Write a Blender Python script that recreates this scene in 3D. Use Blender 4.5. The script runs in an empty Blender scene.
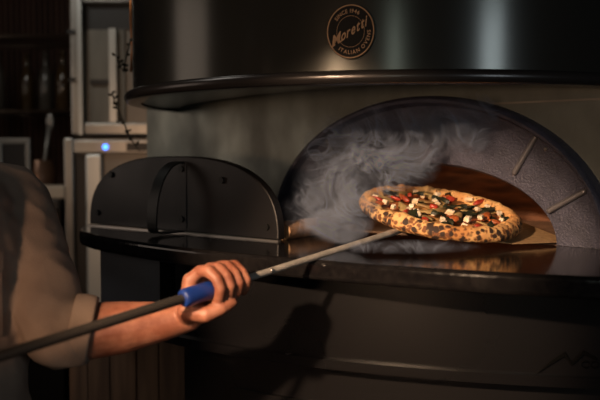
import bpy, math, random
from mathutils import Vector, Matrix, noise as mnoise

C = bpy.context.scene.collection
SC = bpy.context.scene
PI = math.pi
random.seed(7)
EYE = 1.40
F = 833.333

# ------------------------------------------------------------------ camera
cd = bpy.data.cameras.new('camera'); cam = bpy.data.objects.new('camera', cd); C.objects.link(cam)
cam.location = (0, 0, EYE); cam.rotation_euler = (PI/2 - math.atan(43/F), 0, 0)
cd.lens = 50; cd.sensor_width = 36; cd.clip_start = .05; cd.clip_end = 60
cd.dof.use_dof = True; cd.dof.focus_distance = 1.60; cd.dof.aperture_fstop = 3.0
SC.camera = cam
# ------------------------------------------------------------------ world, light, exposure
w = bpy.data.worlds.new('World'); SC.world = w; w.use_nodes = True
w.node_tree.nodes['Background'].inputs[0].default_value = (.55, .6, .62, 1)
w.node_tree.nodes['Background'].inputs[1].default_value = .012
SC.view_settings.view_transform = 'Standard'; SC.view_settings.look = 'None'
SC.view_settings.exposure = 0; SC.view_settings.gamma = 1

def aim(o, tgt):
    o.rotation_euler = (Vector(tgt) - o.location).to_track_quat('-Z', 'Y').to_euler()

def light(name, kind, loc, tgt, col, power, **k):
    d = bpy.data.lights.new(name, kind); d.color = col; d.energy = power
    for a, b in k.items(): setattr(d, a, b)
    o = bpy.data.objects.new(name, d); C.objects.link(o); o.location = loc
    if tgt: aim(o, tgt)
    return o

light('key_spot', 'SPOT', (-1.0, -.25, 1.98), (.16, 1.60, 1.14), (1, .68, .43), 470,
      spot_size=math.radians(20), spot_blend=.5, shadow_soft_size=.04)
light('hood_streak_light', 'AREA', (-.55, -3.0, 1.75), (.2, 1.8, 1.5), (.88, 1, .88), 4.5, shape='RECTANGLE', size=.22, size_y=1.3)  # narrow area light added behind the camera for the hood's green streak
light('right_fill_light', 'AREA', (2.35, -2.5, 1.8), (.2, 1.8, 1.5), (.80, .93, 1), 15, shape='RECTANGLE', size=.6, size_y=1.3)  # added area light: cool streak on the hood, brightens arch and smoke
light('shirt_fill', 'AREA', (-1.15, -.7, 1.38), (-.45, 1.3, 1.2), (1, .62, .38), 1.7, shape='DISK', size=.22, spread=math.radians(50))  # added warm fill for the shirt, kept low out of the hood's reflection
light('left_reflection_light', 'AREA', (-3.05, 2.05, 1.75), (0, 2.05, 1.45), (1, .80, .66), 3.6, shape='RECTANGLE', size=1.0, size_y=1.1)  # area light added on the left for the steel front to reflect
light('kitchen_light', 'AREA', (-1.3, 1.9, 2.7), (-.9, 3.3, 1.3), (1, .95, .85), 4.6, shape='RECTANGLE', size=.5, size_y=.5)

# ------------------------------------------------------------------ helpers
def link(name, me, mat=None, parent=None, smooth=True):
    o = bpy.data.objects.new(name, me); C.objects.link(o)
    if mat: me.materials.append(mat)
    if parent: o.parent = parent
    if smooth:
        for p in me.polygons: p.use_smooth = True
    return o

class MB:
    def __init__(s): s.v = []; s.f = []
    def add(s, vs, fs):
        b = len(s.v); s.v += [tuple(x) for x in vs]; s.f += [[i+b for i in f] for f in fs]
    def box(s, x0, x1, y0, y1, z0, z1):
        s.add([(x0,y0,z0),(x1,y0,z0),(x1,y1,z0),(x0,y1,z0),(x0,y0,z1),(x1,y0,z1),(x1,y1,z1),(x0,y1,z1)],
              [(0,3,2,1),(4,5,6,7),(0,1,5,4),(1,2,6,5),(2,3,7,6),(3,0,4,7)])
    def tube(s, pts, rad, n=16, cap=True):
        pts = [Vector(p) for p in pts]; N = len(pts)
        if not hasattr(rad, '__len__'): rad = [rad]*N
        up = None; vs = []
        for i, p in enumerate(pts):
            t = (pts[min(i+1, N-1)] - pts[max(i-1, 0)]).normalized()
            if up is None:
                up = Vector((0,0,1)) if abs(t.z) < .9 else Vector((1,0,0))
            a = (up - t*up.dot(t)).normalized(); b = t.cross(a); up = a
            for k in range(n):
                q = 2*PI*k/n; vs.append(p + (a*math.cos(q) + b*math.sin(q))*rad[i])
        fs = [(i*n+k, i*n+(k+1) % n, (i+1)*n+(k+1) % n, (i+1)*n+k) for i in range(N-1) for k in range(n)]
        if cap: fs += [tuple(range(n-1, -1, -1)), tuple((N-1)*n+k for k in range(n))]
        s.add(vs, fs)
    def capsule(s, p, q, r0, r1, n=20):
        p = Vector(p); q = Vector(q); t = (q-p).normalized(); m = 6
        pts = []; rr = []
        for i in range(m):
            a = PI/2*(1 - (i+.15)/m); pts.append(p - t*r0*math.sin(a)); rr.append(r0*math.cos(a))
        pts += [p, q]; rr += [r0, r1]
        for i in range(m):
            a = PI/2*(i+.85)/m; pts.append(q + t*r1*math.sin(a)); rr.append(r1*math.cos(a))
        s.tube(pts, rr, n)
    def chain(s, pr, n=20):
        for (p, r), (q, r2) in zip(pr, pr[1:]): s.capsule(p, q, r, r2, n)
    def ell(s, c, r, rot=None, nu=24, nv=14):
        vs = []; fs = []
        for j in range(nv+1):
            for i in range(nu):
                a = 2*PI*i/nu; b = PI*(j+.001)/(nv+.002)
                p = Vector((r[0]*math.cos(a)*math.sin(b), r[1]*math.sin(a)*math.sin(b), r[2]*math.cos(b)))
                if rot: p = rot @ p
                vs.append(p + Vector(c))
        for j in range(nv):
            for i in range(nu):
                fs.append((j*nu+i, (j+1)*nu+i, (j+1)*nu+(i+1) % nu, j*nu+(i+1) % nu))
        fs += [tuple(range(nu)), tuple(nv*nu+i for i in range(nu-1, -1, -1))]
        s.add(vs, fs)
    def lathe(s, prof, c=(0, 0), n=96, cap=False):
        vs = [(c[0]+r*math.cos(2*PI*k/n), c[1]+r*math.sin(2*PI*k/n), z) for r, z in prof for k in range(n)]
        m = len(prof)
        fs = [(i*n+k, i*n+(k+1) % n, (i+1)*n+(k+1) % n, (i+1)*n+k) for i in range(m-1) for k in range(n)]
        if cap: fs += [tuple(range(n-1, -1, -1)), tuple((m-1)*n+k for k in range(n))]
        s.add(vs, fs)
    def prism(s, out, z0, z1, axis='z'):
        n = len(out)
        if axis == 'z': vs = [(x, y, z0) for x, y in out] + [(x, y, z1) for x, y in out]
        else: vs = [(x, z0, y) for x, y in out] + [(x, z1, y) for x, y in out]
        s.add(vs, [tuple(range(n-1, -1, -1)), tuple(range(n, 2*n))] + [(i, (i+1) % n, n+(i+1) % n, n+i) for i in range(n)])
    def grid(s, rows, closed=False):
        n = len(rows[0]); vs = [p for r in rows for p in r]
        fs = []
        for i in range(len(rows)-1):
            for k in range(n if closed else n-1):
                fs.append((i*n+k, i*n+(k+1) % n, (i+1)*n+(k+1) % n, (i+1)*n+k))
        s.add(vs, fs)
    def mesh(s, name):
        me = bpy.data.meshes.new(name); me.from_pydata(s.v, [], s.f); me.update(); return me
    def build(s, name, mat, parent=None, smooth=False, bevel=0, seg=2):
        import bmesh
        me = s.mesh(name); bm = bmesh.new(); bm.from_mesh(me)
        bmesh.ops.recalc_face_normals(bm, faces=bm.faces); bm.to_mesh(me); bm.free()
        o = link(name, me, mat, parent, smooth)
        if bevel:
            b = o.modifiers.new('bevel', 'BEVEL'); b.width = bevel; b.segments = seg; b.limit_method = 'ANGLE'; b.angle_limit = .7
            for p in me.polygons: p.use_smooth = False
        return o

def auto(o, ang=35):
    """smooth shading with hard edges above an angle"""
    me = o.data
    for p in me.polygons: p.use_smooth = True
    me.set_sharp_from_angle(angle=math.radians(ang)); return o

def remesh(mb, name, voxel, smooth=4, factor=.5):
    me = mb.mesh('tmp'); o = bpy.data.objects.new('tmp', me); C.objects.link(o)
    m = o.modifiers.new('r', 'REMESH'); m.mode = 'VOXEL'; m.voxel_size = voxel
    s = o.modifiers.new('s', 'SMOOTH'); s.iterations = smooth; s.factor = factor
    dg = bpy.context.evaluated_depsgraph_get(); dg.update()
    out = bpy.data.meshes.new_from_object(o.evaluated_get(dg)); out.name = name
    bpy.data.objects.remove(o); bpy.data.meshes.remove(me)
    return out

def tag(o, label=None, cat=None, group=None, kind=None):
    if label: o['label'] = label
    if cat: o['category'] = cat
    if group: o['group'] = group
    if kind: o['kind'] = kind
    return o

def thing(name, label, cat, loc=(0, 0, 0), rz=0, group=None):
    o = bpy.data.objects.new(name, None); C.objects.link(o); o.location = loc; o.rotation_euler = (0, 0, rz)
    o.empty_display_size = .05
    return tag(o, label, cat, group)

def dup(root, loc, rz=0, label=None):
    r = root.copy(); C.objects.link(r); r.location = loc; r.rotation_euler = (0, 0, rz)
    if label: r['label'] = label
    for ch in list(root.children):
        c = ch.copy(); C.objects.link(c); c.parent = r
        for g in list(ch.children):
            d = g.copy(); C.objects.link(d); d.parent = c
    return r

P_ = math.atan(43/F)
def at(px, py, d):
    """the point seen at photograph pixel (px, py) at depth d in front of the eye"""
    u = (200-py)/F; c, s = math.cos(P_), math.sin(P_)
    yy = c + u*s; zz = u*c - s
    return Vector((d*(px-300)/F/yy, d, EYE + d*zz/yy))

# ------------------------------------------------------------------ materials
def mat(name, col, rough=.5, metal=0, col2=None, nscale=20, stretch=(1, 1, 1), bump=0, bscale=60, spec=.5, lo=.35, hi=.65,
        emit=None, estr=0, rvar=0, sss=0, detail=5, coat=0):
    m = bpy.data.materials.new(name); m.use_nodes = True; nt = m.node_tree; N = nt.nodes; L = nt.links
    b = N['Principled BSDF']
    b.inputs['Base Color'].default_value = (*col, 1); b.inputs['Roughness'].default_value = rough
    b.inputs['Metallic'].default_value = metal; b.inputs['Specular IOR Level'].default_value = spec
    if coat: b.inputs['Coat Weight'].default_value = coat; b.inputs['Coat Roughness'].default_value = .1
    if sss: b.inputs['Subsurface Weight'].default_value = sss; b.inputs['Subsurface Radius'].default_value = (.012, .004, .002)
    if emit: b.inputs['Emission Color'].default_value = (*emit, 1); b.inputs['Emission Strength'].default_value = estr
    tc = N.new('ShaderNodeTexCoord'); mp = N.new('ShaderNodeMapping'); mp.inputs['Scale'].default_value = stretch
    L.new(tc.outputs['Object'], mp.inputs['Vector'])
    if col2 or rvar:
        n = N.new('ShaderNodeTexNoise'); n.inputs['Scale'].default_value = nscale; n.inputs['Detail'].default_value = detail
        L.new(mp.outputs[0], n.inputs['Vector'])
        r = N.new('ShaderNodeMapRange'); r.inputs[1].default_value = lo; r.inputs[2].default_value = hi
        L.new(n.outputs['Fac'], r.inputs[0])
        if col2:
            mx = N.new('ShaderNodeMix'); mx.data_type = 'RGBA'
            mx.inputs[6].default_value = (*col, 1); mx.inputs[7].default_value = (*col2, 1)
            L.new(r.outputs[0], mx.inputs[0]); L.new(mx.outputs[2], b.inputs['Base Color'])
        if rvar:
            r2 = N.new('ShaderNodeMapRange'); r2.inputs[3].default_value = rough-rvar; r2.inputs[4].default_value = rough+rvar
            L.new(r.outputs[0], r2.inputs[0]); L.new(r2.outputs[0], b.inputs['Roughness'])
    if bump:
        n2 = N.new('ShaderNodeTexNoise'); n2.inputs['Scale'].default_value = bscale; n2.inputs['Detail'].default_value = 6
        L.new(mp.outputs[0], n2.inputs['Vector'])
        bp = N.new('ShaderNodeBump'); bp.inputs['Strength'].default_value = bump; bp.inputs['Distance'].default_value = .004
        L.new(n2.outputs['Fac'], bp.inputs['Height']); L.new(bp.outputs[0], b.inputs['Normal'])
    return m

M = {}
M['hood'] = mat('hood_black_enamel', (.085, .085, .08), .17, .75, (.06, .06, .055), 3, (1, 1, .2), rvar=.03)
M['lip'] = mat('hood_lip_black', (.05, .045, .045), .25, .6)
M['body'] = mat('brushed_stainless', (.27, .285, .25), .42, .6, (.15, .155, .14), 7, (1, 1, .6), rvar=.08, bump=.05, bscale=40)
M['trimsteel'] = mat('warm_stainless', (.34, .30, .25), .45, .5, (.24, .21, .18), 9)
M['iron'] = mat('cast_iron', (.058, .058, .088), .52, .2, (.038, .038, .058), 30, bump=.7, bscale=240)
M['granite'] = mat('black_granite', (.005, .0045, .005), .11, 0, (.009, .008, .008), 90, spec=.32, rvar=.03)
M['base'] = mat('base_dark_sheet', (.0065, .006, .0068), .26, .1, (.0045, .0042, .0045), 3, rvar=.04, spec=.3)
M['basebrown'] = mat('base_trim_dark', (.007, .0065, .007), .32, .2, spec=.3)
M['door'] = mat('door_black_steel', (.016, .014, .0145), .36, .4, (.010, .009, .0095), 5, rvar=.06)
M['edge'] = mat('bare_steel_edge', (.35, .33, .31), .3, .9)
M['bolt'] = mat('black_bolt', (.012, .012, .012), .4, .5)
M['brick'] = mat('chamber_firebrick', (.19, .080, .038), .85, 0, (.045, .018, .010), 9, (1, 1, 6), bump=.6, bscale=25)
M['stone'] = mat('chamber_stone_floor', (.20, .12, .075), .8, 0, (.09, .05, .03), 30, bump=.3)
M['copper'] = mat('copper_print', (.40, .23, .12), .55, .1)
M['badge'] = mat('badge_black', (.006, .005, .005), .55, spec=.15)
M['decal'] = mat('decal_black', (.002, .002, .002), .8, spec=.05)
M['alu'] = mat('peel_aluminium', (.58, .38, .20), .5, .4, (.34, .20, .10), 90, (1, 4, 1), bump=.2, bscale=200)
M['pole'] = mat('pole_steel', (.50, .46, .42), .36, .45, (.36, .33, .30), 60)
M['poledark'] = mat('pole_dark_steel', (.11, .095, .085), .26, .75)
M['blue'] = mat('blue_plastic_grip', (.006, .028, .16), .42, 0, (.005, .02, .12), 40, bump=.1, bscale=120)
M['skin'] = mat('skin', (.30, .122, .074), .50, 0, (.19, .062, .034), 35, bump=.18, bscale=260, sss=.15)
M['shirt'] = mat('shirt_cotton', (.25, .178, .135), .9, 0, (.20, .138, .105), 18, bump=.25, bscale=400)
M['trouser'] = mat('trouser_cloth', (.02, .02, .025), .9, bump=.2, bscale=300)
M['hair'] = mat('hair_dark', (.03, .018, .012), .6, 0, (.015, .01, .008), 80, (1, 1, .2), bump=.6, bscale=120)
M['eye'] = mat('eye_white', (.7, .68, .65), .2)
M['shoe'] = mat('shoe_leather', (.02, .015, .012), .4)
M['bark'] = mat('log_bark', (.30, .17, .095), .9, 0, (.13, .065, .035), 25, (1, 1, 1), bump=.9, bscale=60)
M['logend'] = mat('log_cut_face', (.50, .30, .16), .85, 0, (.30, .16, .08), 60, bump=.4)
M['plank'] = mat('dark_plank_wood', (.26, .145, .085), .7, 0, (.13, .07, .042), 6, (4, 4, .5), bump=.3, bscale=30)
M['steel'] = mat('kitchen_steel', (.42, .41, .38), .32, .55, (.20, .19, .18), 4, (1, 1, .5))
M['whitesteel'] = mat('bright_steel', (.62, .64, .62), .3, .4)
M['steeldim'] = mat('kitchen_steel_dull', (.20, .185, .165), .4, .4)
M['cream'] = mat('cream_inner_panel', (.27, .25, .21), .5, 0, (.15, .14, .12), 3, (3, 3, .6))
M['dark'] = mat('dark_enamel', (.012, .011, .012), .4)
M['led'] = mat('blue_led', (.02, .1, .6), .4, emit=(.05, .22, 1), estr=5)
M['rack'] = mat('rack_wire', (.10, .065, .045), .4, .6)
M['wallm'] = mat('dark_brown_slat_wall', (.050, .022, .014), .8, 0, (.012, .006, .004), 8, (3.2, 3.2, .05), bump=.4, bscale=20, lo=.45, hi=.55)
M['floorm'] = mat('dark_floor', (.035, .030, .027), .5, 0, (.022, .02, .018), 4)
M['ceil'] = mat('dark_ceiling', (.03, .028, .026), .9)
M['bottle'] = mat('dark_glass', (.06, .035, .015), .12, 0, spec=.8)
M['bottle2'] = mat('pale_glass', (.07, .06, .05), .2, 0, spec=.8)
M['tray'] = mat('tray_beige', (.55, .46, .36), .5)
M['potcu'] = mat('dull_copper', (.20, .11, .07), .35, .6)
M['leftp'] = mat('blue_grey_reflection', (.075, .082, .098), .5, .3, (.055, .06, .072), 3)
M['ironl'] = mat('highlight_cast_iron', (.15, .14, .15), .4, .5)  # lighter iron for the arch ribs, their highlights put into the colour
M['wicker'] = mat('red_brown_rods', (.11, .045, .026), .6)
M['twig'] = mat('dry_twig', (.030, .026, .018), .9)
M['cu'] = mat('copper_tube', (.45, .16, .05), .35, .8)

# ------------------------------------------------------------------ setting
b = MB(); b.box(-3.2, 2.6, -3.4, 4.6, -.1, 0); tag(b.build('floor', M['floorm']), kind='structure')
b = MB(); b.box(-3.2, 2.6, -3.4, 4.6, 3.0, 3.1); tag(b.build('ceiling', M['ceil']), kind='structure')
b = MB(); b.box(-3.2, 2.6, 4.5, 4.6, 0, 3.0); tag(b.build('wall_back', M['wallm']), kind='structure')
b = MB(); b.box(-3.3, -3.2, -3.4, 4.6, 0, 3.0); tag(b.build('wall_left', M['wallm']), kind='structure')
b = MB(); b.box(2.6, 2.7, -3.4, 4.6, 0, 3.0); tag(b.build('wall_right', M['wallm']), kind='structure')

# ------------------------------------------------------------------ the oven (local: x along the mouth, y inwards, z up)
OVLOC = (.29, 1.9, 0); YAW = math.radians(-40); SH = 1.22
def ovw(s, k, z):
    c, n = math.cos(YAW), math.sin(YAW)
    return Vector((OVLOC[0] + s*c - k*n, OVLOC[1] + s*n + k*c, z))
oven = thing('pizza_oven', 'big round black and steel pizza oven with an arched mouth and hood', 'oven', OVLOC, YAW)
RC = (-.197, .188); RR = .70; RZ = 1.546

# hood: round skirt, lip, top
b = MB(); b.lathe([(.655, 1.575), (.680, 1.552), (.680, 2.05), (.62, 2.12), (.16, 2.26), (.14, 2.26), (.01, 2.26)], RC, 160)
hood = auto(b.build('hood', M['hood'], oven, True), 30)
b = MB(); pr = []
for i in range(13):
    a = -PI/2 + PI*i/12; pr.append((RR - .010 + .011*math.cos(a), RZ - .003 + .0125*math.sin(a)))
pr = [(.66, RZ-.0155)] + pr + [(.685, RZ+.0095)]
b.lathe(pr, RC, 160); b.build('hood_lip', M['lip'], oven, True)
b = MB(); b.lathe([(.14, 2.25), (.14, 2.98), (.13, 2.98), (.13, 2.25)], RC, 48); auto(b.build('flue_pipe', M['hood'], oven))

# soffit under the hood, sloping up to the front wall
BR = .65; hs = math.sqrt(BR**2 - RC[1]**2); XL = -.985
def body_ring(n):
    pts = []
    a0 = math.atan2(-RC[1], hs); a1 = PI - a0
    for i in range(n): pts.append((XL + (RC[0]+hs-XL)*i/(n-1), 0))
    m = n*2
    for i in range(1, m):
        a = a0 + (PI-a0)*i/m; k = 1 if math.cos(a) > 0 else (RC[0]-XL)/BR
        pts.append((RC[0]+BR*k*math.cos(a), RC[1]+BR*math.sin(a)))
    return pts
br = body_ring(40)
ro = []; ri = []
for x, y in br:
    d = Vector((x-RC[0], y-RC[1])).normalized(); ro.append((RC[0]+d.x*.672, RC[1]+d.y*.672, RZ-.013)); ri.append((x, y, 1.568))
b = MB(); b.grid([ro, ri], True); b.build('soffit', M['lip'], oven, True)

# outer shell: round back plus flat front pierced for the mouth
b = MB()
z0, z1 = .96, 1.57
back = [p for p in br[39:]] + [br[0]]
b.grid([[(x, y, z0) for x, y in back], [(x, y, z1) for x, y in back]])
rows_in = []; rows_out = []
xl, xr = XL, RC[0]+hs; zt = z1
for i in range(65):
    t = PI*i/64; c, s = math.cos(t), math.sin(t)
    rows_in.append((.36*c, 0, SH + .235*s))
    k = 1e9
    if c > 1e-6: k = min(k, xr/(c))
    if c < -1e-6: k = min(k, xl/c)
    if s > 1e-6: k = min(k, (zt-SH)/s)
    rows_out.append((k*c, 0, SH + k*s))
b.grid([rows_in, rows_out])
b.box(xl, xr, 0, .02, z0, SH-.04)
auto(b.build('outer_shell', M['body'], oven, True), 30)
b = MB(); b.box(.0, xr-.002, -.004, .001, SH+.292, SH+.296); b.build('panel_seam', M['trimsteel'], oven)

# arched cast surround
b = MB()
A0, B0, A1, B1 = .309, .162, .432, .316
prof = [(0, .14), (0, .02), (0.0, -.002), (.035, -.012), (.10, -.014), (.5, -.020), (.83, -.024), (.855, -.026), (.875, -.040),
        (.90, -.048), (.94, -.050), (.975, -.046), (.995, -.036), (1, -.02), (1, .0)]
rows = []
for t, k in prof:
    row = []
    for i in range(81):
        a = PI*i/80; row.append(((A0+(A1-A0)*t)*math.cos(a), k, SH + .0005 + (B0+(B1-B0)*t)*math.sin(a)))
    rows.append(row)
b.grid(rows)
auto(b.build('mouth_arch', M['iron'], oven, True), 40)
for sg in (1, -1):
    for (p, q) in (((.224, .148), (.270, .219)), ((.301, .0715), (.373, .112))):
        b = MB(); b.capsule((sg*p[0], -.0215, SH+p[1]), (sg*q[0], -.0255, SH+q[1]), .0060, .0060, 16)
        b.build('arch_rib', M['ironl'], oven, True)
b = MB(); b.ell((.292, -.024, SH+.196), (.004, .003, .004)); b.build('rivet', M['edge'], oven, True)
# chamber
b = MB(); rows = []
cs = -.04
def arch(a, h, k, n=40, cx=0, z=SH+.001): return [(cx + a*math.cos(PI*i/n), k, z + h*math.sin(PI*i/n)) for i in range(n+1)]
b.grid([arch(.309, .162, .139), arch(.42, .26, .141, cx=cs), arch(.42, .26, .40, cx=cs), arch(.36, .22, .52, cx=cs), arch(.2, .12, .56, cx=cs), arch(.002, .002, .562, cx=cs)])
auto(b.build('chamber', M['brick'], oven, True), 40)
b = MB(); b.box(-.46, .38, .0, .57, SH-.03, SH+.002); b.build('chamber_floor', M['stone'], oven)
light('chamber_heating_glow', 'AREA', ovw(-.03, .30, SH+.225), ovw(-.03, .34, SH), (1, .42, .14), .28, shape='DISK', size=.30)

# shelf
def smooth_loop(pts, n=8):
    out = []; m = len(pts)
    for i in range(m-1):
        p0, p1, p2, p3 = pts[max(i-1, 0)], pts[i], pts[i+1], pts[min(i+2, m-1)]
        for j in range(n):
            t = j/n
            out.append(tuple(.5*((2*p1[a]) + (-p0[a]+p2[a])*t + (2*p0[a]-5*p1[a]+4*p2[a]-p3[a])*t*t + (-p0[a]+3*p1[a]-3*p2[a]+p3[a])*t**3) for a in (0, 1)))
    out.append(pts[-1]); return out
sh = smooth_loop([(-.862, -.004), (-.862, -.20), (-.845, -.31), (-.785, -.385), (-.68, -.448), (-.5, -.498), (-.2, -.530), (.119, -.512), (.35, -.468), (.548, -.402), (.72, -.32), (.80, -.22), (.82, -.004)])
b = MB(); b.prism(sh, SH-.036, SH); b.build('stone_shelf', M['granite'], oven, bevel=.009, seg=4)

# base
def base_out(k0, xl_, back=.55, n=40, inset=0):
    pts = []
    for i in range(n+1):
        x = xl_ + (.78-xl_)*i/n; pts.append((x, k0 + inset + (x+.3)**2/2.6))
    return pts
fr = [p for p in base_out(-.465, -.66)]
up = [(-.80, .4), (-.80, -.295)] + fr + [(.80, .4)]
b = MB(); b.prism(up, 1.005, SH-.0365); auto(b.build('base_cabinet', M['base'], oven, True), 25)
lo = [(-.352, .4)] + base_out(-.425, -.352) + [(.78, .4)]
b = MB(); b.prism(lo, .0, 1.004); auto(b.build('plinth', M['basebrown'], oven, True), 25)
def strip(x0, x1, za, zb, k0, th, n=30):
    m = MB(); f_ = lambda x: k0 + (x+.3)**2/2.6
    r = []
    for (dy, z) in ((0, za), (-th, za), (-th, zb), (0, zb)):
        r.append([(x0+(x1-x0)*i/n, f_(x0+(x1-x0)*i/n)+dy, z) for i in range(n+1)])
    m.grid(r + [r[0]])
    m.add([r[j][0] for j in range(4)] + [r[j][n] for j in range(4)], [(0, 1, 2, 3), (7, 6, 5, 4)])
    return m
auto(strip(-.385, .77, 1.004, 1.022, -.465, .012).build('ledge_rail', M['base'], oven, True), 40)
auto(strip(-.655, -.382, 1.03, SH-.045, -.465, .003).build('left_sheen_panel', M['leftp'], oven, True), 40)  # strip of the base in lighter blue-grey, a reflection put into its colour
auto(strip(-.38, -.343, 1.022, SH-.037, -.465, .006).build('corner_post', M['decal'], oven, True), 40)
dr = auto(strip(-.20, .70, .74, .925, -.425, .012).build('drawer', M['basebrown'], oven, True), 40)
auto(strip(.15, .35, .84, .855, -.437, .02).build('drawer_handle', M['edge'], dr, True), 40)

# mountain emblem on the base panel
def panel_pt(px, py):
    # intersection of the panel surface with a view line, used to size the emblem
    lo_, hi_ = .8, 2.2
    for _ in range(50):
        d = (lo_+hi_)/2; p = at(px, py, d); q = p - Vector((OVLOC[0], OVLOC[1], 0))
        s_ = q.x*math.cos(YAW)+q.y*math.sin(YAW); k_ = -q.x*math.sin(YAW)+q.y*math.cos(YAW)
        if k_ < -.4685 + (s_+.3)**2/2.6: lo_ = d
        else: hi_ = d
    return s_, p.z
b = MB()
def ribbon(pts, wd):
    for (a, c, w0, w1) in pts:
        (s0, za), (s1, zb) = panel_pt(*a), panel_pt(*c)
        f_ = lambda x: -.469 + (x+.3)**2/2.6
        vs = []
        for (s_, z_, ww) in ((s0, za, w0), (s1, zb, w1)):
            vs += [(s_, f_(s_), z_-ww), (s_, f_(s_), z_+ww), (s_, f_(s_)-.001, z_-ww), (s_, f_(s_)-.001, z_+ww)]
        b.add(vs, [(0, 1, 5, 4), (2, 6, 7, 3), (0, 4, 6, 2), (1, 3, 7, 5), (0, 2, 3, 1), (4, 5, 7, 6)])
ribbon([((537, 374), (552, 362), .0004, .003), ((552, 362), (565, 354), .003, .004), ((565, 354), (572, 364), .0042, .003), ((572, 364), (584, 352.5), .003, .004), ((584, 352.5), (597, 359), .004, .0025)], 0)
for cx, op in ((586, 1), (595, 0)):
    pts = [(cx + 4*math.cos(a), 364.5 + 3.2*math.sin(a)) for a in [(.7 if op else 0) + (2*PI-(1.4 if op else 0))*i/10 for i in range(11)]]
    ribbon([(p, q, .0011, .0011) for p, q in zip(pts, pts[1:])], 0)
b.build('mountain_emblem', M['decal'], oven)

# round badge on the hood
_tc = {}
def glyph(ch, off=.0):
    if (ch, off) not in _tc:
        cu = bpy.data.curves.new('g', 'FONT'); cu.body = ch; cu.size = 1; cu.extrude = .03; cu.offset = off
        o = bpy.data.objects.new('g', cu); C.objects.link(o)
        dg = bpy.context.evaluated_depsgraph_get(); dg.update()
        me = bpy.data.meshes.new_from_object(o.evaluated_get(dg))
        vs = [v.co.copy() for v in me.vertices]; fs = [tuple(p.vertices) for p in me.polygons]
        bpy.data.objects.remove(o); bpy.data.meshes.remove(me); bpy.data.curves.remove(cu)
        x0 = min(v.x for v in vs); x1 = max(v.x for v in vs)
        _tc[(ch, off)] = ([Vector((v.x-x0, v.y, v.z)) for v in vs], fs, x1-x0)
    return _tc[(ch, off)]
ba = math.atan2(-.72, .13) + math.radians(-40)*0
# the spot on the skirt that faces the room beside the mouth
bp_ = at(350, 31, 1.5); q = bp_ - Vector((OVLOC[0], OVLOC[1], 0))
bs = q.x*math.cos(YAW)+q.y*math.sin(YAW); bk = -q.x*math.sin(YAW)+q.y*math.cos(YAW)
nd = Vector((bs-RC[0], bk-RC[1])).normalized(); ang = math.atan2(nd.y, nd.x) + PI/2
badge = thing('hood_badge', '', '', (RC[0]+nd.x*.681, RC[1]+nd.y*.681, bp_.z), ang)
for k in ('label', 'category'):
    if k in badge: del badge[k]
badge.parent = oven; badge.scale = (.90, 1, 1)
def disc_ring(r0, r1, y0, y1, n=72):
    m = MB(); pr = [(r0, y0), (r1, y0), (r1, y1), (r0, y1)]
    rows = [[(r*math.cos(2*PI*i/n), y, r*math.sin(2*PI*i/n)) for i in range(n)] for r, y in pr]
    m.grid(rows + [rows[0]], True); return m
BRD = .0485
b = MB(); b.tube([(0, .002, 0), (0, -.006, 0)], BRD, 72); auto(b.build('badge_plate', M['badge'], badge))
disc_ring(BRD-.0028, BRD-.0008, -.0055, -.0068).build('badge_border', M['copper'], badge)
disc_ring(.0275, .0281, -.0055, -.0064).build('badge_inner_circle', M['copper'], badge)
def arc_text(txt, r, mid, size, inward=False):
    m = MB(); adv = []; x_ = 0
    for ch in txt:
        if ch == ' ': x_ += .38; continue
        vs, fs, wd = glyph(ch, .014); adv.append((vs, fs, wd, x_ + wd/2)); x_ += wd + .17
    for vs, fs, wd, xc in adv:
        da = (xc - x_/2)*size/r
        a = mid + (da if inward else -da); rot = a + PI/2 if inward else a - PI/2
        cx, cz = r*math.cos(a), r*math.sin(a); out = []
        for v in vs:
            x, y = (v.x-wd/2)*size, (v.y-.36)*size
            out.append((cx + x*math.cos(rot) - y*math.sin(rot), -.0062 - v.z*.01, cz + x*math.sin(rot) + y*math.cos(rot)))
        m.add(out, fs)
    return m
arc_text('SINCE 1946', .0368, PI*.565, .0098).build('badge_upper_lettering', M['copper'], badge)
arc_text('ITALIAN OVENS', .0368, -PI*.34, .0098, True).build('badge_lower_lettering', M['copper'], badge)
b = MB(); x = 0; items = []
for ch in 'Moretti':
    vs, fs, wd = glyph(ch, .016 if ch != 'M' else .024); items.append((ch, vs, fs, x, wd)); x += wd*(1.25 if ch == 'M' else 1) + .13
TS = .071/x
for ch, vs, fs, x0, wd in items:
    out = []
    for v in vs:
        gx = (x0 + v.x*(1.25 if ch == 'M' else 1) + .16*v.y)*TS - .037; gy = v.y*TS*1.5
        out.append((gx, -.0066 - v.z*.012, gy + gx*.52 - .0075))
    b.add(out, fs)
    if ch == 'M':   # slab feet and the swash of the capital
        for fx in (.0, .78):
            pts = [(x0+fx-.10, -.02), (x0+fx+.34, -.02), (x0+fx+.34, .07), (x0+fx-.10, .07)]
            o2 = [((px_+.16*py_)*TS-.037, py_*TS*1.5) for px_, py_ in pts]
            b.add([(gx, yy, gy+gx*.52-.0075) for yy in (-.0064, -.0071) for gx, gy in o2], [(0, 1, 2, 3), (7, 6, 5, 4), (0, 4, 5, 1), (1, 5, 6, 2), (2, 6, 7, 3), (3, 7, 4, 0)])
b.build('badge_script_lettering', M['copper'], badge)

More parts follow.
